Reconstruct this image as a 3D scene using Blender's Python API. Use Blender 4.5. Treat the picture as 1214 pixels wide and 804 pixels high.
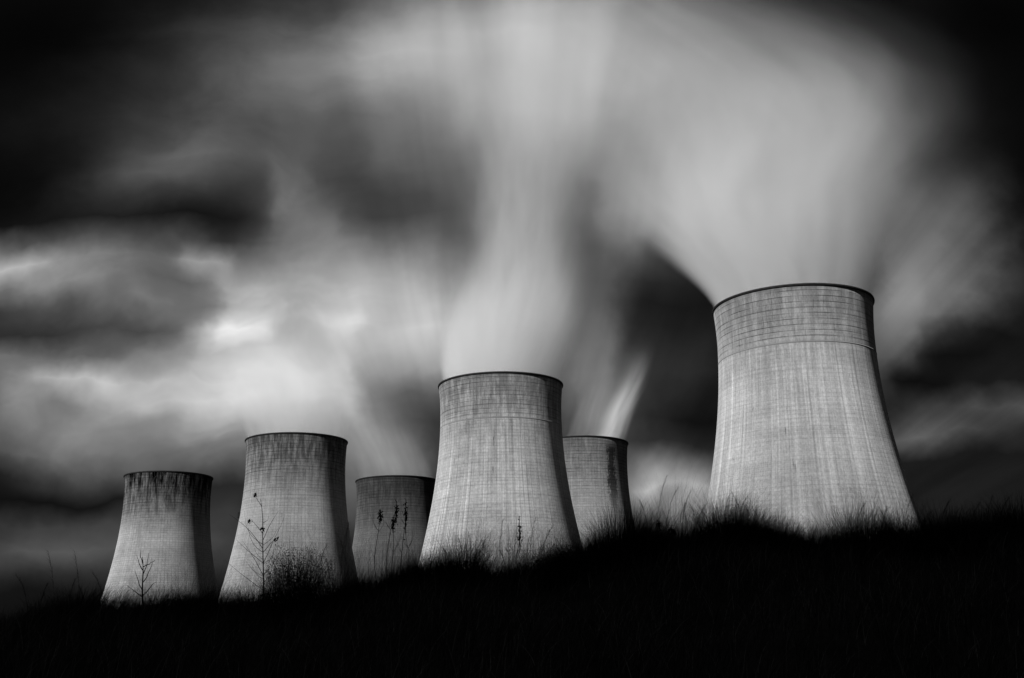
import bpy, bmesh, math, random
import numpy as np
from mathutils import Matrix, Vector

for o in list(bpy.data.objects):
    bpy.data.objects.remove(o)
S = bpy.context.scene
COL = S.collection
R = math.radians

# ------------------------------------------------------------------ camera
F, PITCH, ROLL, CAMZ = 1408.0, R(15.424), R(-0.813), 1.5
cam_data = bpy.data.cameras.new('camera')
cam = bpy.data.objects.new('camera', cam_data)
COL.objects.link(cam)
cam_data.sensor_width = 36
cam_data.lens = 36 * F / 1214
cam_data.clip_start = 0.1
cam_data.clip_end = 30000
CAM_M = Matrix.Translation((0, 0, CAMZ)) @ Matrix.Rotation(R(90) + PITCH, 4, 'X') @ Matrix.Rotation(ROLL, 4, 'Z')
cam.matrix_world = CAM_M
S.camera = cam


def ray(px, py):
    """world direction through a point of the 1214 x 804 photograph, scaled so that its y is 1"""
    d = CAM_M.to_3x3() @ Vector((px - 607, -(py - 402), -F))
    return d / d.y


def at(px, py, y):
    """the point at distance y north of the camera seen at (px, py)"""
    return Vector((0, 0, CAMZ)) + ray(px, py) * y


# ------------------------------------------------------------------ node helper
class NT:
    def __init__(s, tree):
        s.t = tree
        tree.nodes.clear()

    def n(s, kind, ins=None, **props):
        nd = s.t.nodes.new('ShaderNode' + kind)
        for k, v in props.items():
            setattr(nd, k, v)
        for k, v in (ins or {}).items():
            sock = nd.inputs[k]
            if isinstance(v, bpy.types.NodeSocket):
                s.t.links.new(v, sock)
            elif isinstance(v, bpy.types.Node):
                s.t.links.new(v.outputs[0], sock)
            else:
                sock.default_value = v
        return nd

    def m(s, op, a, b=0.0, c=0.0, clamp=False):
        return s.n('Math', {0: a, 1: b, 2: c}, operation=op, use_clamp=clamp).outputs[0]

    def vm(s, op, a, b=(0, 0, 0)):
        nd = s.n('VectorMath', {0: a, 1: b}, operation=op)
        return nd.outputs['Value'] if op in ('DOT_PRODUCT', 'LENGTH') else nd.outputs[0]

    def ss(s, x, lo, hi, a=0.0, b=1.0, kind='SMOOTHSTEP'):
        return s.n('MapRange', {0: x, 1: lo, 2: hi, 3: a, 4: b}, interpolation_type=kind).outputs[0]

    def sep(s, v):
        return s.n('SeparateXYZ', {0: v}).outputs

    def comb(s, x, y, z=0.0):
        return s.n('CombineXYZ', {0: x, 1: y, 2: z}).outputs[0]

    def noise(s, vec, scale=1.0, detail=3.0, rough=0.55, dist=0.0):
        return s.n('TexNoise', {'Vector': vec, 'Scale': scale, 'Detail': detail, 'Roughness': rough, 'Distortion': dist})


# ------------------------------------------------------------------ sun and sky
SUN_AZ, SUN_EL = R(220), R(29)          # behind the camera, to the left
sun_dir = Vector((math.sin(SUN_AZ) * math.cos(SUN_EL), math.cos(SUN_AZ) * math.cos(SUN_EL), math.sin(SUN_EL)))
sd = bpy.data.lights.new('sun', 'SUN')
sd.energy = 5.0
sd.angle = R(0.5)
sd.color = (1.0, 1.0, 1.0)
sun = bpy.data.objects.new('sun', sd)
sun.rotation_euler = sun_dir.to_track_quat('Z', 'Y').to_euler()
sun.location = (-40, -40, 60)
COL.objects.link(sun)

S.view_settings.view_transform = 'Standard'
S.view_settings.look = 'None'
S.view_settings.gamma = 1
S.view_settings.exposure = 0
S.view_settings.use_curve_mapping = False

# clouds: (photo x, y, half width, half height, turn in degrees, radiance) -> world directions
CLOUDS = [
    # left bank of cloud
    (190, 195, 100, 46, 10, .085), (300, 150, 190, 70, 0, .022), (330, 90, 150, 60, 0, .045),
    (12, 310, 44, 20, -14, .40), (70, 335, 90, 26, -14, .10), (252, 318, 56, 20, -22, .30), (150, 340, 90, 24, -8, .07),
    (288, 387, 38, 22, 25, .46), (340, 350, 90, 50, 0, .16), (408, 385, 24, 32, 15, .24), (320, 330, 60, 40, 0, .10),
    (235, 405, 60, 26, 18, .12), (330, 430, 95, 70, 0, .26),
    (60, 436, 90, 13, -10, .22), (130, 450, 120, 18, -6, .16), (240, 465, 150, 44, 0, .24), (370, 460, 80, 60, 0, .20),
    (50, 492, 100, 13, 0, .12), (30, 470, 40, 12, 14, .10), (90, 540, 130, 14, -3, .10), (250, 535, 110, 26, 0, .08), (110, 640, 150, 30, 0, .035),
    (270, 610, 40, 50, 0, .03),
    (110, 306, 100, 22, 0, .12), (170, 370, 60, 26, 10, .10), (300, 60, 90, 60, 0, .05), (210, 440, 120, 50, 0, .10), (120, 500, 150, 40, 0, .05), (440, 180, 50, 40, 0, .06), (600, 130, 120, 50, 0, .14),
    (735, 225, 46, 80, 10, .09), (505, 370, 70, 60, 0, .22), (540, 200, 40, 80, 0, .05),
    (250, 110, 210, 100, 0, .022), (430, 200, 140, 90, 0, .035), (60, 350, 90, 60, 0, .05), (330, 500, 130, 60, 0, .06), (1130, 330, 70, 100, -30, .05), (1075, 360, 34, 60, -30, .07), (60, 640, 130, 40, 0, .030), (20, 400, 60, 30, 0, .02), (120, 415, 70, 24, 0, .05),
    # middle
    (440, 340, 70, 50, 0, .15), (470, 400, 80, 46, 0, .16), (495, 440, 40, 26, 0, .16), (380, 270, 36, 90, 12, .08), (352, 215, 40, 90, 8, .06), (1040, 255, 44, 60, -20, .10), (150, 650, 160, 30, 0, .012),
    (520, 260, 50, 110, 0, .03), (540, 380, 60, 60, 0, .12), (455, 530, 60, 60, 0, .12), (415, 560, 20, 80, 0, .06), (480, 300, 60, 40, 10, .05),
    (715, 470, 36, 90, -12, .12), (680, 400, 40, 90, -10, .10), (790, 582, 60, 40, 0, .36), (760, 560, 50, 22, 0, .14), (830, 600, 40, 50, 0, .16), (790, 430, 60, 60, 0, .05),
    # overhead
    (570, 60, 170, 80, 0, .30), (640, 20, 130, 60, 0, .22), (450, 60, 90, 55, 0, .14), (720, 100, 110, 90, 20, .20), (650, 170, 70, 70, 0, .10),
    (830, 180, 130, 100, 0, .12), (1010, 150, 80, 70, 0, .06), (930, 110, 90, 50, 0, .06),
    # right
    (1075, 330, 44, 110, -34, .11), (1100, 390, 90, 24, 44, .06), (1150, 290, 50, 60, 0, .03), (1200, 490, 80, 12, 12, .075), (1085, 505, 50, 12, 6, .10),
    (1130, 520, 100, 14, 0, .035), (1140, 590, 110, 30, 0, .016), (740, 270, 60, 60, 0, .08),
]
# thick dark cloud in front of the bright: (x, y, half width, half height, turn, share of light it takes)
DARKS = [
    (40, 60, 220, 110, 0, .93), (10, 220, 80, 60, 0, .8), (225, 262, 120, 26, 0, .5), (405, 200, 56, 40, 0, .5), (70, 392, 120, 24, -8, .6), (190, 400, 60, 14, -20, .5),
    (60, 412, 110, 12, -10, .3), (30, 580, 200, 22, -2, .8), (0, 720, 160, 50, 0, .6), (500, 505, 20, 46, 6, .75), (460, 480, 26, 50, 0, .55), (770, 390, 70, 60, -20, .6), (820, 490, 60, 46, 0, .8),
    (1190, 20, 130, 120, 0, .95), (880, -5, 110, 50, 0, .85), (1000, 30, 90, 40, -20, .6), (1150, 425, 120, 26, 36, .85), (1090, 460, 50, 16, 20, .7), (1160, 600, 130, 60, 0, .6), (1225, 240, 60, 180, 0, .85),
    (500, 250, 40, 60, 0, .25), (280, 590, 40, 16, 0, .5), (765, 335, 70, 46, -25, .45), (760, 535, 60, 12, 0, .6),
]

W = bpy.data.worlds.new('World')
S.world = W
W.use_nodes = True
g = NT(W.node_tree)
tc = g.n('TexCoord')
dr = tc.outputs['Generated']
x, y, z = g.sep(dr)[:3]
ys = g.m('MAXIMUM', y, 0.08)
pa, pb = g.m('DIVIDE', x, ys), g.m('DIVIDE', z, ys)
flat = g.comb(pa, pb)
warp = g.noise(flat, 9.0, 2.5, .5)
warp2 = g.noise(flat, 3.0, 2.0, .5)
off = g.n('VectorMath', {0: g.vm('SUBTRACT', warp.outputs['Color'], (.5, .5, .5)), 1: (.060, .046, 0)}, operation='MULTIPLY').outputs[0]
off2 = g.n('VectorMath', {0: g.vm('SUBTRACT', warp2.outputs['Color'], (.5, .5, .5)), 1: (.06, .04, 0)}, operation='MULTIPLY').outputs[0]
warp3 = g.noise(flat, 26.0, 3.0, .6)
off3 = g.n('VectorMath', {0: g.vm('SUBTRACT', warp3.outputs['Color'], (.5, .5, .5)), 1: (.022, .016, 0)}, operation='MULTIPLY').outputs[0]
pw = g.vm('ADD', g.vm('ADD', g.vm('ADD', flat, off), off2), off3)


# the clouds summed over a grid of world directions (x/y, z/y), then read back by a stack of smooth curves, one per height
NC, NR = 49, 34
GA = np.linspace(-.56, .56, NC)
GB = np.linspace(-.02, .66, NR)
AA, BB = np.meshgrid(GA, GB)


def blob(px, py, sx, sy, rot):
    c = ray(px, py)
    du, dv = (AA - c.x) * F, (BB - c.z) * F
    cc, sn = math.cos(R(rot)), math.sin(R(rot))
    return np.exp(-((du * cc + dv * sn) / sx) ** 2 - ((dv * cc - du * sn) / max(sy, 17)) ** 2)


lum = np.full(AA.shape, 0.004)
for (px, py, sx, sy, rot, amp) in CLOUDS:
    lum += amp * blob(px, py, sx, sy, rot) * (1.22 if px < 480 and 280 < py < 560 else 1.08)
for (px, py, sx, sy, rot, amp) in DARKS:
    lum *= 1 - amp * blob(px, py, sx, sy, rot)
root_l = np.sqrt(np.clip(lum, 0, 1))
wa, wb = g.sep(pw)[:2]
wx = g.m('DIVIDE', g.m('SUBTRACT', wa, float(GA[0])), float(GA[-1] - GA[0]), clamp=True)
wy = g.m('MULTIPLY', g.m('DIVIDE', g.m('SUBTRACT', wb, float(GB[0])), float(GB[-1] - GB[0]), clamp=True), NR - 1.0)
light = None
for k in range(NR):
    nd = g.n('FloatCurve', {'Value': wx})
    c = nd.mapping.curves[0]
    c.points[0].location = (0, float(root_l[k, 0]))
    c.points[1].location = (1, float(root_l[k, -1]))
    for q in range(1, NC - 1):
        c.points.new(q / (NC - 1), float(root_l[k, q]))
    for q in c.points:
        q.handle_type = 'AUTO'
    nd.mapping.update()
    if light is None:
        light = nd.outputs[0]
    else:
        light = g.n('Mix', {0: g.ss(wy, k - 1.0, float(k), kind='LINEAR'), 2: light, 3: nd.outputs[0]}, data_type='FLOAT').outputs[0]
light = g.m('POWER', light, 2.0)
# the wind draws the cloud layer out towards and over the camera
zz = g.m('ADD', g.m('MAXIMUM', z, 0.0), 0.06)
lay = g.comb(g.m('DIVIDE', x, zz), g.m('DIVIDE', y, zz))
st1 = g.noise(g.n('Mapping', {'Vector': lay, 'Scale': (4.5, .28, 1)}).outputs[0], 1.0, 4.0, .55, .3)
st2 = g.noise(g.n('Mapping', {'Vector': lay, 'Scale': (1.6, .35, 1), 'Location': (3, 7, 0)}).outputs[0], 1.0, 3.0, .5, .5)
stw = g.ss(pa, -.22, -.06)
mod = g.m('MULTIPLY', g.ss(st1.outputs[0], .3, .7, g.m('MULTIPLY_ADD', stw, -.24, .97), g.m('MULTIPLY_ADD', stw, .24, 1.03)), g.ss(st2.outputs[0], .3, .7, g.m('MULTIPLY_ADD', stw, -.22, .92), g.m('MULTIPLY_ADD', stw, .22, 1.08)))
# to the left the cloud is torn sideways instead
hz = g.noise(g.n('Mapping', {'Vector': pw, 'Scale': (8, 15, 1)}).outputs[0], 1.0, 4.0, .55, .4)
mod = g.m('MULTIPLY', mod, g.ss(hz.outputs[0], .3, .7, g.m('MULTIPLY_ADD', stw, .16, .80), g.m('MULTIPLY_ADD', stw, -.16, 1.20)))
light = g.m('MULTIPLY', light, mod)
# outside the clearing in front the overcast is heavy all round
front = g.m('MULTIPLY', g.ss(y, .15, .55), g.ss(pb, 1.0, .68))
light = g.m('ADD', g.m('MULTIPLY', light, front), g.m('MULTIPLY', g.m('SUBTRACT', 1.0, front), 0.018))
sky = g.n('TexSky', sky_type='NISHITA', sun_disc=False, sun_elevation=SUN_EL, sun_rotation=SUN_AZ)
red = g.n('SeparateColor', {0: sky}).outputs[0]          # the blue seen through a red filter
clear = g.m('MULTIPLY', red, .008)
tot = g.m('ADD', clear, g.m('MULTIPLY', light, 10.0))
bg = g.n('Background', {0: g.n('CombineColor', {0: tot, 1: tot, 2: tot}), 1: 0.1})
wo = g.n('OutputWorld', {0: bg})

S.cycles.use_denoising = True
S.cycles.max_bounces = 8
S.cycles.diffuse_bounces = 2
S.cycles.glossy_bounces = 1
S.cycles.volume_bounces = 6
S.cycles.transparent_max_bounces = 8
S.cycles.volume_step_rate = 0.7
S.cycles.volume_max_steps = 256


# ------------------------------------------------------------------ object helpers
def tag(o, label=None, cat=None, group=None, kind=None):
    for k, v in (('label', label), ('category', cat), ('group', group), ('kind', kind)):
        if v:
            o[k] = v
    return o


def link(name, me, mat=None, parent=None):
    o = bpy.data.objects.new(name, me)
    COL.objects.link(o)
    if mat:
        me.materials.append(mat)
    if parent:
        o.parent = parent
    return o


def empty(name, loc, rz=0.0):
    o = bpy.data.objects.new(name, None)
    o.location = loc
    o.rotation_euler = (0, 0, rz)
    o.empty_display_size = .3
    COL.objects.link(o)
    return o


def mesh_np(name, verts, faces, smooth=True):
    """faces: int array (n, k)"""
    me = bpy.data.meshes.new(name)
    verts = np.asarray(verts, np.float32)
    faces = np.asarray(faces, np.int32)
    me.vertices.add(len(verts))
    me.vertices.foreach_set('co', verts.ravel())
    k = faces.shape[1]
    me.loops.add(faces.size)
    me.loops.foreach_set('vertex_index', faces.ravel())
    me.polygons.add(len(faces))
    me.polygons.foreach_set('loop_start', np.arange(0, faces.size, k, dtype=np.int32))
    me.polygons.foreach_set('loop_total', np.full(len(faces), k, np.int32))
    me.update(calc_edges=True)
    me.validate()
    if smooth:
        me.polygons.foreach_set('use_smooth', np.ones(len(me.polygons), bool))
    return me


def principled(name, rough=.9):
    mt = bpy.data.materials.new(name)
    mt.use_nodes = True
    t = NT(mt.node_tree)
    b = t.n('BsdfPrincipled', {'Roughness': rough, 'Specular IOR Level': .2})
    t.n('OutputMaterial', {0: b})
    return mt, t, b


def grey(t, v):
    return t.n('CombineColor', {0: v, 1: v, 2: v}).outputs[0]


# ------------------------------------------------------------------ ground
# skyline of the bank as seen in the photograph (x, y), its foot of grass a little lower
CREST = [(-700, 760), (-300, 752), (0, 738), (130, 721), (250, 718), (340, 712), (430, 705), (500, 686), (570, 686), (640, 686), (700, 668), (780, 655),
         (850, 646), (930, 647), (1000, 646), (1095, 646), (1214, 634), (1500, 630), (1900, 630)]
YC = 12.0
cr = np.array([(at(px, py + 12, YC).x, at(px, py + 12, YC).z) for px, py in CREST])


def crest_z(xx):
    return np.interp(xx, cr[:, 0], cr[:, 1])


def vnoise(x, y, seed=0):
    """smooth value noise"""
    rs = np.random.RandomState(seed)
    tab = rs.rand(64, 64)
    xi, yi = np.floor(x).astype(int), np.floor(y).astype(int)
    fx, fy = x - xi, y - yi
    fx, fy = fx * fx * (3 - 2 * fx), fy * fy * (3 - 2 * fy)
    a, b = tab[xi % 64, yi % 64], tab[(xi + 1) % 64, yi % 64]
    c, d = tab[xi % 64, (yi + 1) % 64], tab[(xi + 1) % 64, (yi + 1) % 64]
    return (a * (1 - fx) + b * fx) * (1 - fy) + (c * (1 - fx) + d * fx) * fy


Z0 = CAMZ + 4.95            # level of the tower bases


def ground_z(xx, yy):
    xx, yy = np.asarray(xx, float), np.asarray(yy, float)
    cz = crest_z(xx)
    up = np.interp(yy, [-30, -2, 1, 4.5, YC], [0, 0, 0.05, .40, 1.0])          # bank in front of the camera
    near = cz * up + .10 * (vnoise(xx * .9 + 50, yy * .9 + 50, 1) - .5) * np.clip(yy / 4, 0, 1)
    down = np.clip((yy - YC) / 14, 0, 1)
    down = down * down * (3 - 2 * down)
    far = -1.5 + (Z0 + 1.5) * np.clip((yy - 60) / 200, 0, 1)
    side = np.clip((np.hypot(xx, yy) - 900) / 3000, 0, 1)
    far = far * (1 - side)
    return near * (1 - down) + far * down


def axis(lim_fine, step, far):
    a = list(np.arange(-lim_fine, lim_fine + .01, step))
    s = step
    v = lim_fine
    while v < far:
        s *= 1.28
        v += s
        a.append(v)
        a.insert(0, -v)
    return np.array(a)


gx, gy = axis(20, .4, 9000), axis(22, .4, 9000)
GX, GY = np.meshgrid(gx, gy)
GZ = ground_z(GX, GY)
nx, ny = len(gx), len(gy)
idx = np.arange(nx * ny).reshape(ny, nx)
gf = np.stack([idx[:-1, :-1], idx[:-1, 1:], idx[1:, 1:], idx[1:, :-1]], -1).reshape(-1, 4)
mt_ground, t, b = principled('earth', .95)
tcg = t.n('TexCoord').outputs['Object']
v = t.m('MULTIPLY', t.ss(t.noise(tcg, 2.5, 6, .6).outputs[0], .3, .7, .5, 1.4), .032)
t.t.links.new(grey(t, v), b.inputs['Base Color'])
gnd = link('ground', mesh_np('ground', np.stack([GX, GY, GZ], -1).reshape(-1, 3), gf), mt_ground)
tag(gnd, kind='structure')

# ------------------------------------------------------------------ cooling towers
H = 114.0
RT, ZT, CL, CU = 26.42, 100.73, 70.8, 55.1


def prof(zv):
    s = zv - ZT
    return RT * np.sqrt(1 + (s / np.where(s < 0, CL, CU)) ** 2)


def concrete(name, seed, tone=.42, top_dark=.25, weather=.3, streak=.5, grid=.25, side_stain=None, bands=True, low_dark=.0, lifts=.45):
    mt, t, b = principled(name, .88)
    uv = t.n('UVMap').outputs[0]
    u, vv = t.sep(uv)[:2]
    sh = t.vm('ADD', uv, (seed * 37.3, 0, seed * 11.7))
    mpn = lambda sx, sy: t.n('Mapping', {'Vector': sh, 'Scale': (sx, sy, 1)}).outputs[0]
    # cast lifts with their joints
    bk = dict(offset=0.0, squash=1.0)
    bi = {'Color1': (0, 0, 0, 1), 'Color2': (1, 1, 1, 1), 'Mortar': (.5, .5, .5, 1), 'Scale': 1.0, 'Bias': 0.0}
    br = t.n('TexBrick', {'Vector': uv, **bi, 'Mortar Size': .10, 'Mortar Smooth': .7, 'Brick Width': 1.75, 'Row Height': 1.36}, **bk)
    panel = t.n('SeparateColor', {0: br.outputs['Color']}).outputs[0]
    joint = t.m('MULTIPLY', br.outputs['Fac'], t.ss(t.noise(mpn(.16, .22), 1.0, 4, .6).outputs[0], .32, .64, .35, 1.25))
    lift = t.n('TexBrick', {'Vector': uv, **bi, 'Mortar Size': .24, 'Mortar Smooth': .9, 'Brick Width': 5000.0, 'Row Height': 1.9}, **bk).outputs['Fac']
    lift = t.m('MULTIPLY', lift, t.ss(t.noise(mpn(.10, .45), 1.0, 4, .65).outputs[0], .36, .62, .25, 1.3))
    ck = t.n('TexBrick', {'Vector': t.vm('ADD', uv, (seed * 1.3, 0, 0)), **bi, 'Mortar Size': .09, 'Mortar Smooth': .3, 'Brick Width': 3.5, 'Row Height': 200.0}, **bk).outputs['Fac']
    ck = t.m('MULTIPLY', ck, t.ss(t.noise(mpn(.17, .15), 1.0, 3, .6).outputs[0], .50, .60))
    row = t.noise(t.n('Mapping', {'Vector': sh, 'Scale': (.004, .75, 1)}).outputs[0], 1.0, 3.0, .7).outputs[0]
    s1 = t.noise(mpn(.55, .010), 1.0, 4.0, .6).outputs[0]
    s2 = t.noise(mpn(1.5, .016), 1.0, 3.0, .6).outputs[0]
    blot = t.noise(mpn(.045, .03), 1.0, 5.0, .6).outputs[0]
    fine = t.noise(mpn(.9, .9), 1.0, 5.0, .7).outputs[0]
    drip = t.noise(mpn(.50, .085), 1.0, 5.0, .68).outputs[0]
    val = t.ss(blot, .3, .72, .84, 1.10)
    val = t.m('MULTIPLY', val, t.ss(row, .3, .7, .90, 1.08, 'LINEAR'))
    val = t.m('MULTIPLY', val, t.ss(fine, .25, .75, .90, 1.08, 'LINEAR'))
    # rain-washed streaks below the upper band
    below = t.ss(vv, 95.2, 93.5, 0, 1)
    fade = t.ss(vv, 4, 70, .6, 1)
    sa = t.m('MULTIPLY', t.m('MULTIPLY', below, fade), streak)
    pale = t.m('MULTIPLY', t.ss(s1, .50, .68, 0, .34), sa)
    pale = t.m('ADD', pale, t.m('MULTIPLY', t.ss(s2, .52, .66, 0, .26), sa))
    dark = t.m('MULTIPLY', t.ss(s2, .48, .30, 0, .30), sa)
    val = t.m('MULTIPLY', val, t.m('ADD', t.m('SUBTRACT', 1.0, dark), pale))
    # joints between the casts
    upper = t.ss(t.m('ADD', vv, t.m('MULTIPLY', t.m('SUBTRACT', drip, .5), 3.0)), 93.6, 95.4, 0, 1) if bands else t.ss(vv, 70, 96, 0, 1)
    val = t.m('MULTIPLY', val, t.m('SUBTRACT', 1.0, t.m('MULTIPLY', joint, grid)))
    val = t.m('MULTIPLY', val, t.m('MULTIPLY_ADD', t.m('SUBTRACT', panel, .5), grid * .32, 1.0))
    lk = t.m('MULTIPLY_ADD', upper, lifts, .05)
    val = t.m('MULTIPLY', val, t.m('SUBTRACT', 1.0, t.m('MULTIPLY', lift, lk)))
    val = t.m('MULTIPLY', val, t.m('SUBTRACT', 1.0, t.m('MULTIPLY', ck, t.m('MULTIPLY', upper, lifts * 1.1))))
    # sooty upper band
    val = t.m('MULTIPLY', val, t.m('SUBTRACT', 1.0, t.m('MULTIPLY', upper, top_dark)))
    # black weathering that hangs down from the rim in tongues
    reach = t.ss(vv, 66, 112, 0, 1)
    wz = t.m('MULTIPLY', t.ss(t.m('ADD', drip, t.m('MULTIPLY', reach, .26)), .52, .86, 0, 1), reach)
    val = t.m('MULTIPLY', val, t.m('SUBTRACT', 1.0, t.m('MULTIPLY', wz, weather, clamp=True)))
    val = t.m('MULTIPLY', val, t.ss(vv, 111.2, 113.6, 1.0, .62))
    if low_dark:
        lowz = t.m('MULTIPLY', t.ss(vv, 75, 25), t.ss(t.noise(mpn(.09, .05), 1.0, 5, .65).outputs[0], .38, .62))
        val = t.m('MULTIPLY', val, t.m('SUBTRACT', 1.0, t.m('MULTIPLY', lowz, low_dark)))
    if side_stain:
        uc, uw, v0, v1, k = side_stain
        du = t.m('ABSOLUTE', t.m('SUBTRACT', u, uc))
        du = t.m('ADD', du, t.m('MULTIPLY', t.m('SUBTRACT', t.m('ADD', drip, t.m('MULTIPLY', fine, .6)), .8), uw * 3.0))
        st = t.m('MULTIPLY', t.ss(du, uw, uw * .35), t.m('MULTIPLY', t.ss(vv, v0, v0 + 32), t.ss(vv, v1, v1 - 6)))
        val = t.m('MULTIPLY', val, t.m('SUBTRACT', 1.0, t.m('MULTIPLY', st, k)))
    # defects: short dark runs, patched pours, grit
    dash = t.ss(t.noise(mpn(1.3, .16), 1.0, 4, .65).outputs[0], .63, .74, 0, .5)
    val = t.m('MULTIPLY', val, t.m('SUBTRACT', 1.0, dash))
    pour = t.n('TexBrick', {'Vector': t.vm('ADD', sh, (0, 2.1, 0)), 'Color1': (0, 0, 0, 1), 'Color2': (1, 1, 1, 1), 'Mortar': (.5, .5, .5, 1), 'Scale': 1.0, 'Bias': 0.0, 'Mortar Size': 0.0,
                            'Brick Width': 10.5, 'Row Height': 4.08}, offset=.37, squash=1.0).outputs['Color']
    pour = t.n('SeparateColor', {0: pour}).outputs[0]
    val = t.m('MULTIPLY', val, t.m('MULTIPLY_ADD', t.m('SUBTRACT', pour, .5), .10, 1.0))
    grit = t.noise(mpn(1.9, 1.3), 1.0, 4, .75).outputs[0]
    val = t.m('MULTIPLY', val, t.ss(grit, .25, .75, .74, 1.22, 'LINEAR'))
    val = t.m('MULTIPLY', val, tone)
    t.t.links.new(grey(t, val), b.inputs['Base Color'])
    bp = t.n('Bump', {'Strength': .35, 'Distance': .12, 'Height': t.m('ADD', t.m('MULTIPLY', joint, -.6), t.m('MULTIPLY', fine, .5))})
    t.t.links.new(bp.outputs[0], b.inputs['Normal'])
    b.inputs['Diffuse Roughness'].default_value = 1.0
    b.inputs['Specular IOR Level'].default_value = 0.0
    return mt


mt_rim, t, b = principled('blackened_coping', .8)
v = t.m('MULTIPLY', t.ss(t.noise(t.n('TexCoord').outputs['Object'], .8, 4).outputs[0], .3, .7, .6, 1.3), .016)
t.t.links.new(grey(t, v), b.inputs['Base Color'])
mt_steel, t, b = principled('dark_galvanised_steel', .6)
b.inputs['Base Color'].default_value = (.015, .015, .015, 1)

NSEG = 160


def revolve(rings, closed=True, uvfun=None):
    """rings: list of (radius, z); a surface of revolution, closed back on its first ring if asked"""
    n = len(rings)
    th = np.linspace(0, 2 * np.pi, NSEG, endpoint=False)
    V = np.concatenate([np.stack([r * np.cos(th), r * np.sin(th), np.full(NSEG, zz)], -1) for r, zz in rings])
    fs = []
    for i in range(n if closed else n - 1):
        a0, b0 = i * NSEG, ((i + 1) % n) * NSEG
        j = np.arange(NSEG)
        k = (j + 1) % NSEG
        fs.append(np.stack([a0 + j, a0 + k, b0 + k, b0 + j], -1))
    return V, np.concatenate(fs)


def shell_mesh():
    zs = np.linspace(0, H - .3, 58)
    out = [(float(prof(q)), float(q)) for q in zs]
    inn = [(float(prof(q)) - (.9 if q > 20 else 1.4), float(q)) for q in zs[::-1]]
    V, Fc = revolve(out + inn)
    me = mesh_np('cooling_tower_shell', V, Fc)
    uvl = me.uv_layers.new(name='UVMap')
    li = np.zeros(len(me.loops), np.int32)
    me.loops.foreach_get('vertex_index', li)
    seg = (li % NSEG).astype(float)
    per = li.reshape(-1, 4)
    sg = seg.reshape(-1, 4).copy()
    wrapm = (sg.max(1) - sg.min(1)) > NSEG / 2
    sg[wrapm] = np.where(sg[wrapm] < NSEG / 2, sg[wrapm] + NSEG, sg[wrapm])
    ring = per // NSEG
    zz = V[per, 2]
    UV = np.stack([sg / NSEG * 175.0, zz], -1).reshape(-1, 2).astype(np.float32)   # 100 panels round
    uvl.data.foreach_set('uv', UV.ravel())
    return me


def rim_mesh():
    ro = float(prof(H))
    rings = [(ro - 1.0, H - .55), (ro + .02, H - .58), (ro + .36, H - .42), (ro + .42, H - .08), (ro + .36, H + .22), (ro - .9, H + .22)]
    V, Fc = revolve(rings)
    return mesh_np('cooling_tower_rim', V, Fc, smooth=False)


def band_mesh():
    q0 = 94.9
    r = float(prof(q0))
    rings = [(r - .2, q0 - .22), (r + .08, q0 - .20), (r + .09, q0 + .18), (r - .2, q0 + .24)]
    V, Fc = revolve(rings)
    return mesh_np('cooling_tower_band', V, Fc, smooth=False)


ME_SHELL, ME_RIM, ME_BAND = shell_mesh(), rim_mesh(), band_mesh()
TOWERS = [
    (97.64, 395.86, 'tallest-looking cooling tower, its pale front clean and evenly sunlit, under the broadest steam plume',
     dict(seed=1, tone=.385, top_dark=.05, weather=.40, streak=.8, grid=.20, lifts=.50, low_dark=.12), True),
    (-5.31, 509.8, 'pale cooling tower with a grey collar, standing in front of a half hidden one',
     dict(seed=2, tone=.42, top_dark=.0, weather=.55, streak=.9, grid=.42, lifts=.4, low_dark=.18), True),
    (36.58, 655.97, 'cooling tower half hidden behind a paler one, black stain down its side, thin steam wisp',
     dict(seed=3, tone=.33, top_dark=.15, weather=.40, streak=.4, grid=.42, bands=False, side_stain=(149.5, 4.6, 60, 113, .85)), False),
    (-117.46, 635.0, 'cooling tower behind the bare sapling and rounded bush, small box on its edge',
     dict(seed=4, tone=.37, top_dark=.22, weather=.75, streak=.5, grid=.36, bands=False, low_dark=.35), False),
    (-219.7, 751.6, 'small far cooling tower streaked black below its rim, with no steam above it',
     dict(seed=5, tone=.40, top_dark=.42, weather=1.0, streak=.3, grid=.42, bands=False, low_dark=.30), False),
    (-77.25, 782.4, 'dullest grey cooling tower, partly covered by a paler one, weed stems standing before it',
     dict(seed=6, tone=.15, top_dark=.30, weather=.55, streak=.3, grid=.40, bands=False), False),
]
for i, (tx, ty, label, kw, band) in enumerate(TOWERS):
    root = empty('cooling_tower', (tx, ty, Z0))
    tag(root, label, 'cooling tower', 'cooling towers of the power station')
    sh = ME_SHELL.copy()
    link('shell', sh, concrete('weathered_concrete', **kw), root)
    rm = link('rim', ME_RIM, None, root)
    if not ME_RIM.materials:
        ME_RIM.materials.append(mt_rim)
    if band:
        bd = link('collar_band', ME_BAND.copy(), concrete('band_concrete', seed=9 + i, tone=.31, grid=.1, top_dark=0, weather=.2), root)
    if i == 3:
        ang = math.atan2(-ty, -tx) - R(84)
        zb = 74.0
        rb = float(prof(np.array(zb))) + .55
        bm = bmesh.new()
        bmesh.ops.create_cube(bm, size=1)
        bmesh.ops.scale(bm, vec=(1.5, 1.6, 3.0), verts=bm.verts)
        bmesh.ops.bevel(bm, geom=bm.edges[:], offset=.12, segments=1, affect='EDGES')
        me = bpy.data.meshes.new('instrument_box')
        bm.to_mesh(me)
        bm.free()
        bx = link('instrument_box', me, mt_steel, root)
        bx.location = (rb * math.cos(ang), rb * math.sin(ang), zb)
        bx.rotation_euler = (0, 0, ang)

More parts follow.
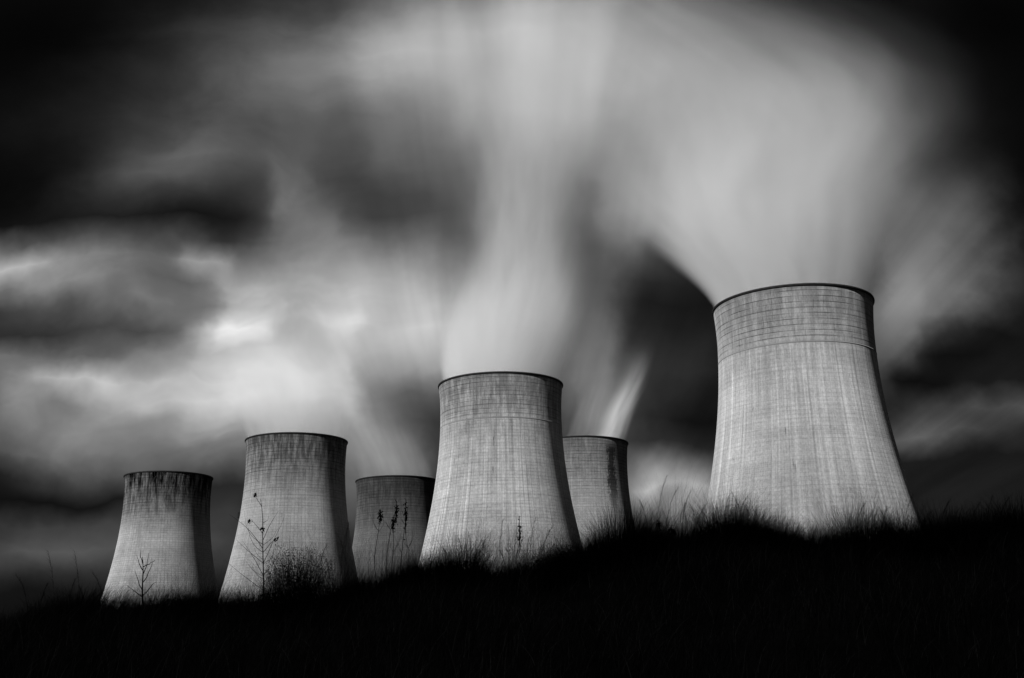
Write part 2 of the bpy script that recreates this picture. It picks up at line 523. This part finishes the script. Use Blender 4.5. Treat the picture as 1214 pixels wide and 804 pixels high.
# ------------------------------------------------------------------ steam
def plume(name, label, tx, ty, lean, rows, dens, noise_amt=.5, seed=0, soft=.3, ridge=None):
    """rows: (photo y, left edge, right edge, density factor) from the rim upwards; the axis leans towards the camera by `lean` metres per metre"""
    ztop = Z0 + H
    C, RR, DD = [], [], []
    r0 = float(prof(np.array(H))) - 1.2
    # inside the mouth of the tower
    C.append(Vector((tx, ty, ztop - 3.0))); RR.append(r0 - .3); DD.append(rows[0][3])
    for k, (py, l, r, dn) in enumerate(rows):
        rd = ray((l + r) / 2, py)
        # point on the ray where y = ty - lean * (z - ztop)
        s = (ty - lean * (CAMZ - ztop)) / (1 + lean * rd.z)
        p = Vector((0, 0, CAMZ)) + rd * s
        fwd = (p - cam.location).dot(CAM_M.to_3x3() @ Vector((0, 0, -1)))
        rr = (r - l) / 2 * fwd / F
        if p.z <= ztop + .6:
            continue
        C.append(p); RR.append(rr); DD.append(dn)
    zs = np.array([c.z for c in C])
    order = np.argsort(zs)
    zs = zs[order]; cx = np.array([c.x for c in C])[order]; cy = np.array([c.y for c in C])[order]
    rr = np.array(RR)[order]; dd = np.array(DD)[order]
    zf = np.linspace(zs[0], zs[-1], 26)
    def sm(a):
        f = np.interp(zf, zs, a)
        for _ in range(2):
            f[1:-1] = .25 * f[:-2] + .5 * f[1:-1] + .25 * f[2:]
        return f
    fx, fy, fr, fd = sm(cx), sm(cy), sm(rr), sm(dd)
    inside = zf < ztop + .4
    fr[inside] = np.minimum(fr[inside], r0); fx[inside] = tx; fy[inside] = ty
    # closed bounding skin
    NS = 32
    th = np.linspace(0, 2 * np.pi, NS, endpoint=False)
    V = np.concatenate([np.stack([fx[k] - tx + fr[k] * np.cos(th), fy[k] - ty + fr[k] * np.sin(th), np.full(NS, zf[k] - ztop)], -1) for k in range(len(zf))])
    me = bpy.data.meshes.new(name)
    fs = []
    for k in range(len(zf) - 1):
        for j in range(NS):
            q = (j + 1) % NS
            fs.append((k * NS + j, k * NS + q, (k + 1) * NS + q, (k + 1) * NS + j))
    fs.append(tuple(range(NS - 1, -1, -1)))
    fs.append(tuple((len(zf) - 1) * NS + j for j in range(NS)))
    me.from_pydata([tuple(p) for p in V], [], fs)
    # vapour
    mt = bpy.data.materials.new('steam')
    mt.use_nodes = True
    t = NT(mt.node_tree)
    ob = t.n('TexCoord').outputs['Object']
    X, Y, Z = t.sep(ob)[:3]
    h0, h1 = float(zf[0] - ztop), float(zf[-1] - ztop)
    w = t.m('DIVIDE', t.m('SUBTRACT', Z, h0), h1 - h0, clamp=True)
    def curve(arr):
        lo, hi = float(arr.min()), float(arr.max())
        if hi - lo < 1e-3:
            hi = lo + 1e-3
        nd = t.n('FloatCurve', {'Value': w})
        c = nd.mapping.curves[0]
        pts = [(k / (len(zf) - 1), (float(arr[k]) - lo) / (hi - lo)) for k in range(len(zf))]
        c.points[0].location = pts[0]
        c.points[1].location = pts[-1]
        for pt in pts[1:-1]:
            c.points.new(*pt)
        for q in c.points:
            q.handle_type = 'AUTO'
        nd.mapping.update()
        return t.m('MULTIPLY_ADD', nd.outputs[0], hi - lo, lo)
    ax_, ay_, ar_ = curve(fx - tx), curve(fy - ty), curve(fr)
    ad_ = curve(fd)
    U = t.m('DIVIDE', t.m('SUBTRACT', X, ax_), ar_)
    Vv = t.m('DIVIDE', t.m('SUBTRACT', Y, ay_), ar_)
    flow = t.comb(t.m('ADD', U, seed * 3.1), t.m('ADD', Vv, seed * 1.7), t.m('MULTIPLY', Z, .007))
    n1 = t.noise(flow, 2.2, 3.0, .55, .4).outputs[0]
    n2 = t.noise(flow, 5.5, 3.0, .55).outputs[0]
    rad = t.m('SQRT', t.m('ADD', t.m('MULTIPLY', U, U), t.m('MULTIPLY', Vv, Vv)))
    grow = t.ss(Z, 0, 60, .0, 1)
    rad = t.m('ADD', rad, t.m('MULTIPLY', t.m('MULTIPLY', t.m('SUBTRACT', n1, .42), grow), noise_amt * 1.2))
    edge0 = t.m('MULTIPLY_ADD', grow, -(.90 - soft), .90)
    body = t.n('MapRange', {0: rad, 1: t.m('MULTIPLY_ADD', grow, -.02, .99), 2: edge0, 3: 0.0, 4: 1.0}, interpolation_type='SMOOTHSTEP').outputs[0]
    str_ = t.m('MULTIPLY', t.ss(n1, .30, .68, 1 - noise_amt, 1 + noise_amt), t.ss(n2, .3, .7, 1 - noise_amt * .8, 1 + noise_amt * .8))
    top = t.ss(w, 1.0, .72, 0, 1)
    if ridge is not None:       # most of the vapour leaves on one side of the mouth
        rg = t.m('DIVIDE', t.m('SUBTRACT', U, t.m('MULTIPLY_ADD', t.m('SUBTRACT', n2, .5), .35, ridge)), .26)
        str_ = t.m('MULTIPLY', str_, t.m('MULTIPLY_ADD', t.m('POWER', .3679, t.m('MULTIPLY', rg, rg)), 3.2, .30))
    body = t.m('POWER', body, t.m('MULTIPLY_ADD', grow, 1.3, 1.0))
    ad_ = t.m('MULTIPLY', ad_, t.m('DIVIDE', r0, t.m('MAXIMUM', ar_, r0)))
    de = t.m('MULTIPLY', t.m('MULTIPLY', body, str_), t.m('MULTIPLY', t.m('MULTIPLY', ad_, top), dens))
    pv = t.n('VolumePrincipled', {'Color': (.995, .995, .995, 1), 'Density': de, 'Anisotropy': -0.15})
    t.n('OutputMaterial', {'Volume': pv})
    o = link(name, me, mt)
    o.location = (tx, ty, ztop)
    tag(o, label, 'steam plume', 'steam plumes rising from the cooling towers')
    return o


plume('steam_plume', 'broad white steam plume swelling above the tallest-looking cooling tower', 97.64, 395.86, .35, [
    (352, 846, 1036, 1.0), (340, 836, 1040, 1.0), (320, 812, 1046, 1.0), (300, 788, 1052, 1.0), (270, 744, 1066, .95), (240, 706, 1098, .85), (210, 672, 1155, .72), (170, 640, 1205, .60),
    (120, 620, 1195, .52), (80, 610, 1125, .38), (40, 580, 1020, .28), (0, 550, 920, .2), (-60, 510, 840, .1)], .085, .45, 1, .30)
plume('steam_plume', 'tall straight steam plume climbing from the pale cooling tower with a grey collar', -5.31, 509.8, .35, [
    (455, 523, 666, 1.0), (430, 518, 675, 1.0), (390, 508, 702, .95), (340, 508, 728, .85), (290, 508, 742, .72), (240, 506, 748, .62), (190, 502, 754, .52), (140, 492, 765, .44),
    (90, 470, 778, .34), (40, 445, 790, .26), (-40, 420, 800, .15)], .062, .42, 2, .28)
plume('steam_plume', 'thin bright wisp of steam trailing from the half hidden cooling tower', 36.58, 655.97, .2, [
    (520, 671, 745, .35), (505, 672, 750, .42), (488, 674, 758, .38), (472, 678, 768, .26), (455, 682, 780, .15), (430, 684, 794, .07), (400, 686, 806, .03)], .042, .7, 3, .2, ridge=.45)
plume('steam_plume', 'wide soft steam cloud spreading over the cooling tower behind the bare sapling', -117.46, 635.0, .3, [
    (522, 293, 410, .8), (500, 285, 418, .7), (460, 255, 432, .55), (420, 225, 445, .42), (380, 205, 450, .32), (340, 205, 450, .2), (300, 230, 445, .1), (240, 280, 440, .05), (160, 290, 430, .02)], .026, .6, 4, .25)
plume('steam_plume', 'faint grey steam drifting off the dullest darkest cooling tower', -77.25, 782.4, .2, [
    (568, 424, 516, .7), (545, 418, 512, .6), (515, 400, 502, .45), (480, 385, 495, .3), (440, 375, 488, .16), (390, 365, 480, .05)], .007, .6, 6, .25)

# ------------------------------------------------------------------ vegetation
rng = np.random.RandomState(7)


def plant_mat(name, base, var=.35):
    mt, t, b = principled(name, .85)
    b.inputs['Specular IOR Level'].default_value = .25
    n = t.noise(t.n('TexCoord').outputs['Object'], 6.0, 3, .6).outputs[0]
    v = t.m('MULTIPLY', t.ss(n, .3, .7, 1 - var, 1 + var), base)
    t.t.links.new(grey(t, v), b.inputs['Base Color'])
    return mt


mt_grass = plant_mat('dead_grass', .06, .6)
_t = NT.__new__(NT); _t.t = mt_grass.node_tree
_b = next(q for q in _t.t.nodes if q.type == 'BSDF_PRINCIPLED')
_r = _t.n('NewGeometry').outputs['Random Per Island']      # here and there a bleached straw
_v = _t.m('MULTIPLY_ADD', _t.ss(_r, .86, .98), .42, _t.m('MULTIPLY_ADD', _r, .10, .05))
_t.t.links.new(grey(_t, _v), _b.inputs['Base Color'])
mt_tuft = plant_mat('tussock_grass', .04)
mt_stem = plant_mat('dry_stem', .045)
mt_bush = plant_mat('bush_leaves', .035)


def blades(P, hgt, wid, lean, az, droop=.5, seg=4, tip=.05):
    """P (n,3) roots; curved tapering strips"""
    n = len(P)
    face = rng.uniform(0, 2 * np.pi, n)
    side = np.stack([np.cos(face), np.sin(face), np.zeros(n)], -1)
    ld = np.stack([np.cos(az), np.sin(az), np.zeros(n)], -1)
    V = np.zeros((n, seg + 1, 2, 3), np.float32)
    for k in range(seg + 1):
        s = k / seg
        c = P + np.array([0, 0, 1.0]) * (hgt * (s - droop * .30 * lean * s ** 2.5))[:, None] + ld * (hgt * lean * (.25 * s + .75 * s ** 2.2))[:, None]
        w = wid * (1 - (1 - tip) * s ** 1.3)
        V[:, k, 0] = c - side * (w / 2)[:, None]
        V[:, k, 1] = c + side * (w / 2)[:, None]
    base = (np.arange(n) * (seg + 1) * 2)[:, None]
    fs = []
    for k in range(seg):
        q = np.array([2 * k, 2 * k + 1, 2 * k + 3, 2 * k + 2])
        fs.append(base + q[None])
    return V.reshape(-1, 3), np.concatenate(fs)


def join(parts):
    vs, fs, o = [], [], 0
    for v_, f_ in parts:
        vs.append(v_); fs.append(f_ + o); o += len(v_)
    return np.concatenate(vs), np.concatenate(fs)


# grass over the whole bank: short tangle on the slope, longer along the crest
n = 90000
yy = 3.2 + 10.6 * rng.rand(n) ** .75
xx = rng.uniform(-1, 1, n) * (1.6 + yy * .52)
cl = vnoise(xx * 1.6 + 90, yy * 1.6 + 40, 3)
keep = rng.rand(n) < .35 + .9 * cl
xx, yy, cl = xx[keep], yy[keep], cl[keep]
zz_ = ground_z(xx, yy)
nn = len(xx)
hg = (.12 + .22 * cl) * rng.uniform(.6, 1.35, nn)
a1 = blades(np.stack([xx, yy, zz_ - .02], -1), hg, rng.uniform(.003, .007, nn), rng.uniform(.1, 1.0, nn), rng.normal(.4, 1.3, nn))
n = 16000
yy = rng.normal(YC - .3, .8, n)
xx = rng.uniform(-1, 1, n) * 7.4
cl = vnoise(xx * 2.2 + 20, yy * .5 + 10, 4)
keep = rng.rand(n) < .08 + 1.2 * cl ** 3
xx, yy, cl = xx[keep], yy[keep], cl[keep]
nn = len(xx)
hg = (.10 + .26 * cl) * rng.uniform(.5, 1.4, nn)
a2 = blades(np.stack([xx, yy, ground_z(xx, yy) - .02], -1), hg, rng.uniform(.0016, .0036, nn), rng.uniform(.05, .9, nn), rng.normal(.5, 1.1, nn))
# fine, tall, wind-thinned grass that veils what stands behind it
n = 26000
yy = rng.normal(YC - .6, .7, n)
xx = rng.uniform(-1, 1, n) * 7.2
cl = vnoise(xx * 1.5 + 33, yy * .35 + 14, 5) * .6 + vnoise(xx * 5 + 3, yy * .8 + 4, 6) * .4
keep = rng.rand(n) < np.clip((cl - .30) * 2.6, .03, 1)
xx, yy, cl = xx[keep], yy[keep], cl[keep]
nn = len(xx)
hg = (.06 + .60 * np.clip(cl - .25, 0, 1)) * rng.uniform(.3, 1.25, nn)
a3 = blades(np.stack([xx, yy, ground_z(xx, yy) - .02], -1), hg, rng.uniform(.0007, .0017, nn), np.abs(rng.normal(.25, .3, nn)), rng.normal(.3, .9, nn), seg=5)
gv, gfc = join([a1, a2, a3])
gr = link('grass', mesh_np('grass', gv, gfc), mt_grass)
tag(gr, 'tangled dark dead grass covering the whole bank', 'grass', kind='stuff')

# tussocks that stand up out of the crest
def tussock(px, py, hpx, wpx, label, yd=None, n=1500, lean=.35, az=.6, wid=(.002, .0045)):
    n = int(n * 2.6)
    hpx += 16 if wid[1] > .002 else 34
    yd = yd or YC - .25
    p = at(px, py, yd)
    gz = float(ground_z(p.x, yd))
    base = Vector((p.x, yd, gz))
    top = at(px, py - hpx, yd).z - gz
    hw = wpx / 2 * yd / F
    rr = np.sqrt(rng.rand(n)) * hw
    an = rng.rand(n) * 2 * np.pi
    P = np.stack([rr * np.cos(an), rr * np.sin(an) * .7, np.zeros(n)], -1)
    P[:, 2] = ground_z(P[:, 0] + p.x, P[:, 1] + yd) - gz - .02
    hh = top * (1.0 - .6 * (rr / hw) ** 2) * rng.uniform(.45, 1.12, n) ** .65
    fan = np.arctan2(P[:, 1], P[:, 0])
    a_ = np.where(rng.rand(n) < .55, fan + rng.normal(0, .5, n), az + rng.normal(0, .6, n))
    v_, f_ = blades(P, hh, rng.uniform(wid[0], wid[1], n), np.abs(rng.normal(lean, .25, n)), a_, seg=5)
    o = link('grass_tussock', mesh_np('grass_tussock', v_, f_), mt_tuft)
    o.location = base
    return tag(o, label, 'grass tussock', 'tussocks along the crest of the bank')


tussock(505, 690, 36, 70, 'low grass tussock at the left foot of the pale collared cooling tower')
tussock(548, 690, 54, 60, 'tall narrow grass tussock before the left flank of the pale collared cooling tower', n=1000)
tussock(640, 690, 42, 80, 'spreading grass tussock before the right flank of the pale collared cooling tower', n=1000)
tussock(735, 670, 74, 90, 'high feathery grass tussock in front of the half hidden cooling tower', n=1500, lean=.3)
tussock(862, 655, 66, 80, 'dense grass tussock at the left foot of the tallest-looking cooling tower', n=1500, lean=.3)
tussock(920, 655, 44, 70, 'short ragged grass tussock below the middle of the tallest-looking cooling tower')
tussock(1030, 655, 52, 100, 'wide grass tussock at the right foot of the tallest-looking cooling tower', n=1500)
tussock(1170, 648, 46, 130, 'broad grass tussock on the crest near the right end of the bank', n=1500)
tussock(298, 725, 30, 60, 'grass tussock at the root of the bare sapling', n=900)
tussock(470, 700, 26, 60, 'small grass tussock around the seed-headed weed stems')
tussock(240, 728, 22, 90, 'flat grass tussock between the two leftmost cooling towers')

for a_ in [
    (592, 692, 24, 40, 'tiny grass tussock in the dip before the pale collared cooling tower', 700),
    (690, 678, 46, 60, 'leaning grass tussock beside the low dark domed bush', 1100),
    (768, 664, 56, 70, 'shaggy grass tussock under the two nodding weed heads', 1300),
    (815, 658, 40, 60, 'mid-height grass tussock in the gap left of the tallest-looking cooling tower', 1000),
    (890, 656, 52, 60, 'bristling grass tussock close against the dense one at the foot of the tallest-looking tower', 1100),
    (965, 655, 32, 60, 'sparse grass tussock before the centre of the tallest-looking cooling tower', 700),
    (1078, 655, 42, 70, 'grass tussock hiding the right corner of the tallest-looking cooling tower', 1300),
    (1120, 650, 50, 80, 'thick grass tussock against dark sky just right of the tallest-looking cooling tower', 1400),
    (1215, 644, 58, 110, 'tallest grass tussock at the extreme right end of the crest', 1600),
    (415, 712, 30, 70, 'grass tussock between the rounded bush and the weed clump', 1000),
    (195, 728, 26, 80, 'grass tussock around the small leafless shrub', 900),
    (90, 738, 40, 150, 'long low grass tussock before open sky at the left end of the crest', 1500),
]:
    tussock(*a_[:5], n=a_[5], lean=.45)
for a_ in [
    (545, 692, 84, 80, 'tall wispy grass tussock veiling the left foot of the pale collared cooling tower', 520),
    (600, 692, 74, 60, 'tall wispy grass tussock veiling the centre of the pale collared cooling tower', 420),
    (648, 692, 80, 70, 'tall wispy grass tussock veiling the right foot of the pale collared cooling tower', 520),
    (868, 655, 92, 90, 'tall wispy grass tussock veiling the left foot of the tallest-looking cooling tower', 620),
    (1012, 655, 84, 100, 'tall wispy grass tussock veiling the right half of the tallest-looking cooling tower', 620),
    (1066, 652, 70, 80, 'tall wispy grass tussock veiling the right edge of the tallest-looking cooling tower', 420),
    (335, 722, 80, 70, 'tall wispy grass tussock between the bare sapling and the rounded bush', 420),
    (450, 700, 70, 70, 'tall wispy grass tussock among the seed-headed weed stems', 420),
    (398, 715, 92, 70, 'tall wispy grass tussock rising from behind the rounded bush', 520),
    (800, 662, 90, 80, 'tall wispy grass tussock against bright sky left of the tallest-looking tower', 420),
    (225, 730, 56, 130, 'tall wispy grass tussock veiling the foot of the far tower without steam', 520),
]:
    tussock(*a_[:5], n=a_[5], lean=.32, wid=(.0007, .0016))

# bushes
def bush(px, py, wpx, hpx, label, yd):
    p = at(px, py, yd)
    gz = float(ground_z(p.x, yd))
    hw = wpx / 2 * yd / F
    top = at(px, py - hpx, yd).z - gz
    root = empty('bush', (p.x, yd, gz))
    tag(root, label, 'bush')
    n = 15000
    d = rng.normal(size=(n, 3))
    d /= np.linalg.norm(d, axis=1)[:, None]
    d[:, 2] = np.abs(d[:, 2])
    rad = rng.rand(n) ** .55
    lump = .55 + .75 * vnoise(d[:, 0] * 2.4 + 7, d[:, 2] * 2.4 + d[:, 1] * 2 + 9, 11)
    C = d * (rad * lump)[:, None] * np.array([hw, hw * .8, top])
    s = rng.uniform(.004, .010, n)
    a = rng.normal(size=(n, 3)); a /= np.linalg.norm(a, axis=1)[:, None]
    b_ = np.cross(a, rng.normal(size=(n, 3))); b_ /= np.linalg.norm(b_, axis=1)[:, None]
    V = np.stack([C - a * s[:, None], C + b_ * (s * .5)[:, None], C + a * s[:, None], C - b_ * (s * .5)[:, None]], 1).reshape(-1, 3)
    link('foliage', mesh_np('bush_foliage', V, np.arange(n * 4).reshape(n, 4), False), mt_bush, root)
    # fine shoots that stand proud of it
    m_ = 2600
    d = rng.normal(size=(m_, 3)); d /= np.linalg.norm(d, axis=1)[:, None]; d[:, 2] = np.abs(d[:, 2])
    q = rng.uniform(.2, .85, m_)[:, None]
    v_, f_ = blades(d * np.array([hw, hw * .8, top]) * q, rng.uniform(.10, .30, m_) * top / .45, rng.uniform(.0015, .0035, m_), rng.uniform(.1, .9, m_), np.arctan2(d[:, 1], d[:, 0]) + rng.normal(0, .6, m_))
    link('shoots', mesh_np('bush_shoots', v_, f_), mt_stem, root)


bush(352, 725, 96, 70, 'dark rounded bush in front of the cooling tower with the small box', 11.2)
bush(668, 690, 84, 40, 'low dark domed bush between the pale collared tower and the half hidden one', 11.4)


# stems: curved tapering tubes
def tube(path, radii, ns=5):
    path = [Vector(p) for p in path]
    V, Fq = [], []
    for k, p in enumerate(path):
        tdir = (path[min(k + 1, len(path) - 1)] - path[max(k - 1, 0)]).normalized()
        a = tdir.cross(Vector((.3, 1, .1))).normalized()
        b_ = tdir.cross(a)
        for j in range(ns):
            q = 2 * math.pi * j / ns
            V.append(p + (a * math.cos(q) + b_ * math.sin(q)) * radii[k])
        if k:
            for j in range(ns):
                j2 = (j + 1) % ns
                Fq.append(((k - 1) * ns + j, (k - 1) * ns + j2, k * ns + j2, k * ns + j))
    return np.array([tuple(q) for q in V]), np.array(Fq)


def pxline(pts, yd, origin, k=7, wob=.0):
    """a smooth line through photo points at distance yd, relative to origin"""
    P = np.array([tuple(at(px, py, yd) - origin) for px, py in pts])
    tt = np.linspace(0, 1, len(P))
    ts = np.linspace(0, 1, k)
    L = np.stack([np.interp(ts, tt, P[:, c]) for c in range(3)], -1)
    L[1:-1] = .25 * L[:-2] + .5 * L[1:-1] + .25 * L[2:]
    L[1:-1, 1] += rng.normal(0, wob, k - 2)
    return L


def stem_part(name, lines, r0, r1, root, mat=None):
    parts = []
    for L in lines:
        parts.append(tube(L, np.linspace(r0, r1, len(L))))
    v_, f_ = join(parts)
    return link(name, mesh_np(name, v_, f_), mat or mt_stem, root)


def leaf_cluster(c, n, spread, size, root, name, long=1.0):
    C = np.array(c)[None] + rng.normal(size=(n, 3)) * spread
    a = rng.normal(size=(n, 3)); a[:, 2] *= long; a /= np.linalg.norm(a, axis=1)[:, None]
    b_ = np.cross(a, rng.normal(size=(n, 3))); b_ /= np.linalg.norm(b_, axis=1)[:, None]
    s = size * rng.uniform(.6, 1.3, n)
    V = np.stack([C - a * s[:, None], C + b_ * (s * .5)[:, None], C + a * s[:, None], C - b_ * (s * .5)[:, None]], 1).reshape(-1, 3)
    return link(name, mesh_np(name, V, np.arange(n * 4).reshape(n, 4), False), mt_stem, root)


# bare sapling with its last few withered leaves
yd = 10.6
o0 = at(312, 745, yd); o0.z = float(ground_z(o0.x, yd))
sap = empty('sapling', o0)
tag(sap, 'bare branching sapling with a few withered leaves, the tallest plant on the bank', 'sapling')
stem_part('trunk', [pxline([(312, 745), (313, 690), (311, 650), (312, 615), (309, 592)], yd, o0, 10, .006)], .0075, .0018, sap)
for br_ in ([(312, 682), (300, 660), (288, 642)], [(312, 668), (325, 640), (338, 610)], [(311, 650), (300, 632), (284, 618), (272, 610)], [(312, 668), (296, 655), (280, 640)],
            [(312, 640), (320, 622), (330, 606)], [(312, 700), (290, 684), (266, 664)], [(312, 655), (322, 643), (328, 637)], [(311, 632), (303, 622), (297, 615)], [(310, 600), (305, 592), (300, 586)]):
    stem_part('branch', [pxline(br_, yd, o0, 6, .01)], .0030, .0008, sap)
for _ in range(11):
    bx0, by0 = 312, 612 + 88 * rng.rand() ** .7
    sgn = rng.choice([-1, 1])
    ln = rng.uniform(12, 44)
    up = rng.uniform(.5, 1.5)
    stem_part('branch', [pxline([(312, by0), (312 + sgn * ln * .45, by0 - ln * .3 * up), (312 + sgn * ln * rng.uniform(.5, .9), by0 - ln * up)], yd, o0, 6, .02)], .0024, .0006, sap)
for (lx, ly) in ((302, 587), (296, 619), (311, 628), (327, 640)):
    leaf_cluster(at(lx, ly, yd) - o0, 7, .010, .022, sap, 'leaf')

# twiggy small shrub far left
o0 = at(171, 735, 11.4); o0.z = float(ground_z(o0.x, 11.4))
tw = empty('twiggy_shrub', o0)
tag(tw, 'small leafless shrub in front of the far cooling tower with no steam', 'shrub')
stem_part('stem', [pxline([(171, 735), (168, 700), (170, 680), (169, 660)], 11.4, o0, 8, .006)], .010, .003, tw)
for br_ in ([(169, 700), (163, 686), (160, 676)], [(170, 690), (178, 676), (181, 666)], [(169, 676), (164, 666), (162, 658)], [(170, 680), (175, 668), (176, 656)], [(169, 708), (158, 700), (150, 694)],
            [(169, 706), (180, 694), (186, 690)], [(169, 668), (166, 658), (167, 652)], [(170, 672), (178, 668), (184, 664)]):
    stem_part('twig', [pxline(br_, 11.4, o0, 6, .012)], .005, .0015, tw)


def weed(px, pts, yd, label, heads, group, r=.0045):
    o0 = at(px, pts[0][1], yd); o0.z = float(ground_z(o0.x, yd))
    root = empty('weed_stem', o0)
    tag(root, label, 'weed', group)
    stem_part('stem', [pxline([(px, pts[0][1] + 14)] + list(pts), yd, o0, 9, .006)], r, r * .4, root)
    for _ in range(6):
        k = rng.randint(len(pts) - 1)
        ax, ay = pts[k]
        sg = rng.choice([-1, 1])
        stem_part('side_shoot', [pxline([(ax, ay), (ax + sg * rng.uniform(3, 7), ay - rng.uniform(6, 12)), (ax + sg * rng.uniform(4, 12), ay - rng.uniform(14, 26))], yd, o0, 5, .01)], .0016, .0006, root)
    for (hx, hy, hh) in heads:
        c = at(hx, hy, yd) - o0
        nl = 90
        sp = np.array([.011, .011, hh * yd / F * .28])
        hd = leaf_cluster(c, nl, sp, .011, root, 'seed_head', 1.5)
        half = hh * yd / F * .6
        cv, cf = tube([c - Vector((0, 0, half)), c, c + Vector((0, 0, half))], [.003, .006, .002])
        bm = bmesh.new(); bm.from_mesh(hd.data)
        vs = [bm.verts.new(q) for q in cv]
        for f4 in cf: bm.faces.new([vs[q] for q in f4])
        bm.to_mesh(hd.data); bm.free()


gw = 'dry weed stems along the crest'
weed(446, [(446, 690), (443, 660), (449, 630), (451, 606)], 10.8, 'dry weed stem, leftmost of the clump before the dullest tower', [(451, 612, 14)], gw)
weed(459, [(459, 690), (458, 660), (463, 628), (469, 606)], 10.6, 'dry weed stem leaning away beside the leftmost one of its clump', [(470, 607, 22)], gw)
weed(463, [(463, 690), (466, 655), (467, 630), (464, 616)], 11.0, 'short middle dry weed stem of the clump before the dullest tower', [(466, 622, 16)], gw)
weed(474, [(474, 690), (476, 655), (480, 622), (484, 600)], 10.7, 'tallest dry weed stem of the clump before the dullest tower', [(481, 612, 34)], gw)
weed(486, [(486, 685), (484, 650), (480, 630)], 11.0, 'thin bare weed stem closing the clump on the collared tower side', [], gw, .003)
weed(606, [(606, 690), (603, 655), (602, 622)], 11.0, 'thin straight weed stem in front of the pale collared tower', [], gw, .0032)
weed(613, [(613, 690), (612, 660), (618, 632)], 10.8, 'weed stem with hanging leaves in front of the pale collared tower', [(616, 634, 36)], gw)
weed(596, [(596, 692), (590, 676), (578, 662), (570, 660)], 10.9, 'weed stem arching over before the pale collared tower', [], gw, .003)
weed(774, [(764, 655), (770, 636), (780, 622)], 10.8, 'weed stem with a nodding head right of the half hidden tower', [(781, 622, 8)], gw, .004)
weed(790, [(790, 650), (792, 636), (797, 630)], 10.8, 'short weed stem nearest the tallest-looking tower', [(798, 631, 7)], gw, .004)
weed(1003, [(1003, 650), (998, 636), (994, 624)], 10.8, 'small weed stem standing up before the right half of the tallest-looking tower', [], gw, .003)
weed(960, [(968, 650), (963, 634), (958, 620)], 10.9, 'slanting weed stem below the middle of the tallest-looking tower', [], gw, .003)

# tall feathery grasses
def reed(px, ybase, ytop, yd, label, dx):
    o0 = at(px, ybase, yd)
    o0.z = float(ground_z(o0.x, yd))
    root = empty('feathery_reed', o0)
    tag(root, label, 'reed', 'tall feathery reeds on the crest')
    L = pxline([(px, ybase + 10), (px + dx * .15, ybase * .5 + ytop * .5), (px + dx * .5, ybase * .2 + ytop * .8), (px + dx, ytop)], yd, o0, 9, .004)
    stem_part('stem', [L], .0011, .0004, root)
    m_ = rng.randint(90, 150)
    q = rng.uniform(.4, 1, m_)
    ii = q * (len(L) - 1)
    P = np.stack([np.interp(ii, np.arange(len(L)), L[:, c]) for c in range(3)], -1)
    hl = rng.uniform(.05, .15, m_) * (1.3 - q) * 1.6
    v_, f_ = blades(P, hl, rng.uniform(.0004, .0009, m_), rng.uniform(.5, 1.8, m_), rng.normal(0 if dx > 0 else 3.14, 1.0, m_), .9)
    link('feathery_head', mesh_np('feathery_head', v_, f_), mt_stem, root)


REEDS = [
    ('thin feathery reed swaying before the left foot of the tallest-looking tower', 848, 905, 655, 575, 9),
    ('thin feathery reed swaying before the right foot of the tallest-looking tower', 985, 1070, 655, 580, 8),
    ('thin feathery reed swaying before the pale collared tower', 535, 645, 695, 612, 11),
    ('thin feathery reed standing in the gap beside the tallest-looking tower', 764, 836, 660, 560, 9),
    ('thin feathery reed between the rounded bush and the dullest tower', 372, 420, 720, 615, 6),
    ('thin feathery reed standing before open sky at the left end of the bank', 30, 130, 745, 650, 7),
    ('thin feathery reed standing before dark sky at the right end of the bank', 1085, 1200, 645, 580, 5),
]
for label, x0, x1, yb, yt, k in REEDS:
    for q in range(k):
        px = x0 + (x1 - x0) * (q + rng.uniform(.1, .9)) / k
        reed(px, yb, yt + (yb - yt) * rng.uniform(0, .5), rng.uniform(10.2, 11.8), label, rng.choice([-1, 1, 1]) * rng.uniform(4, 18))

# unseen belt of evergreens added behind the camera to keep sun off the bank
n = 132000
tb = rng.randint(0, 26, n)
cx_ = -70 + tb * 3.6 + rng.normal(0, .3, n)
toward = np.array([math.sin(SUN_AZ), math.cos(SUN_AZ)])
along = np.array([toward[1], -toward[0]])
hfrac = rng.rand(n)
ht = 36 + 4 * np.sin(tb * 2.3)
rad_ = 4.4 * (1 - hfrac ** 3) + .3
an = rng.rand(n) * 2 * np.pi
rr = rad_ * np.sqrt(rng.rand(n))
s_ = -48 + tb * 3.8
PX = toward[0] * 32 + along[0] * s_ + rr * np.cos(an)
PY = toward[1] * 32 + along[1] * s_ + rr * np.sin(an)
PZ = hfrac * ht
C = np.stack([PX, PY, PZ], -1)
a = rng.normal(size=(n, 3)); a[:, 2] -= .4; a /= np.linalg.norm(a, axis=1)[:, None]
b_ = np.cross(a, rng.normal(size=(n, 3))); b_ /= np.linalg.norm(b_, axis=1)[:, None]
s = rng.uniform(.5, 1.0, n)
V = np.stack([C - a * s[:, None], C + b_ * (s * .5)[:, None], C + a * s[:, None], C - b_ * (s * .5)[:, None]], 1).reshape(-1, 3)
wd = link('added_shade_belt', mesh_np('added_shade_belt', V, np.arange(n * 4).reshape(n, 4), False), plant_mat('shade_belt_needles', .05))
tag(wd, 'unseen belt of dark evergreens added behind the viewer to shade the bank', 'added_shade_belt', kind='stuff')
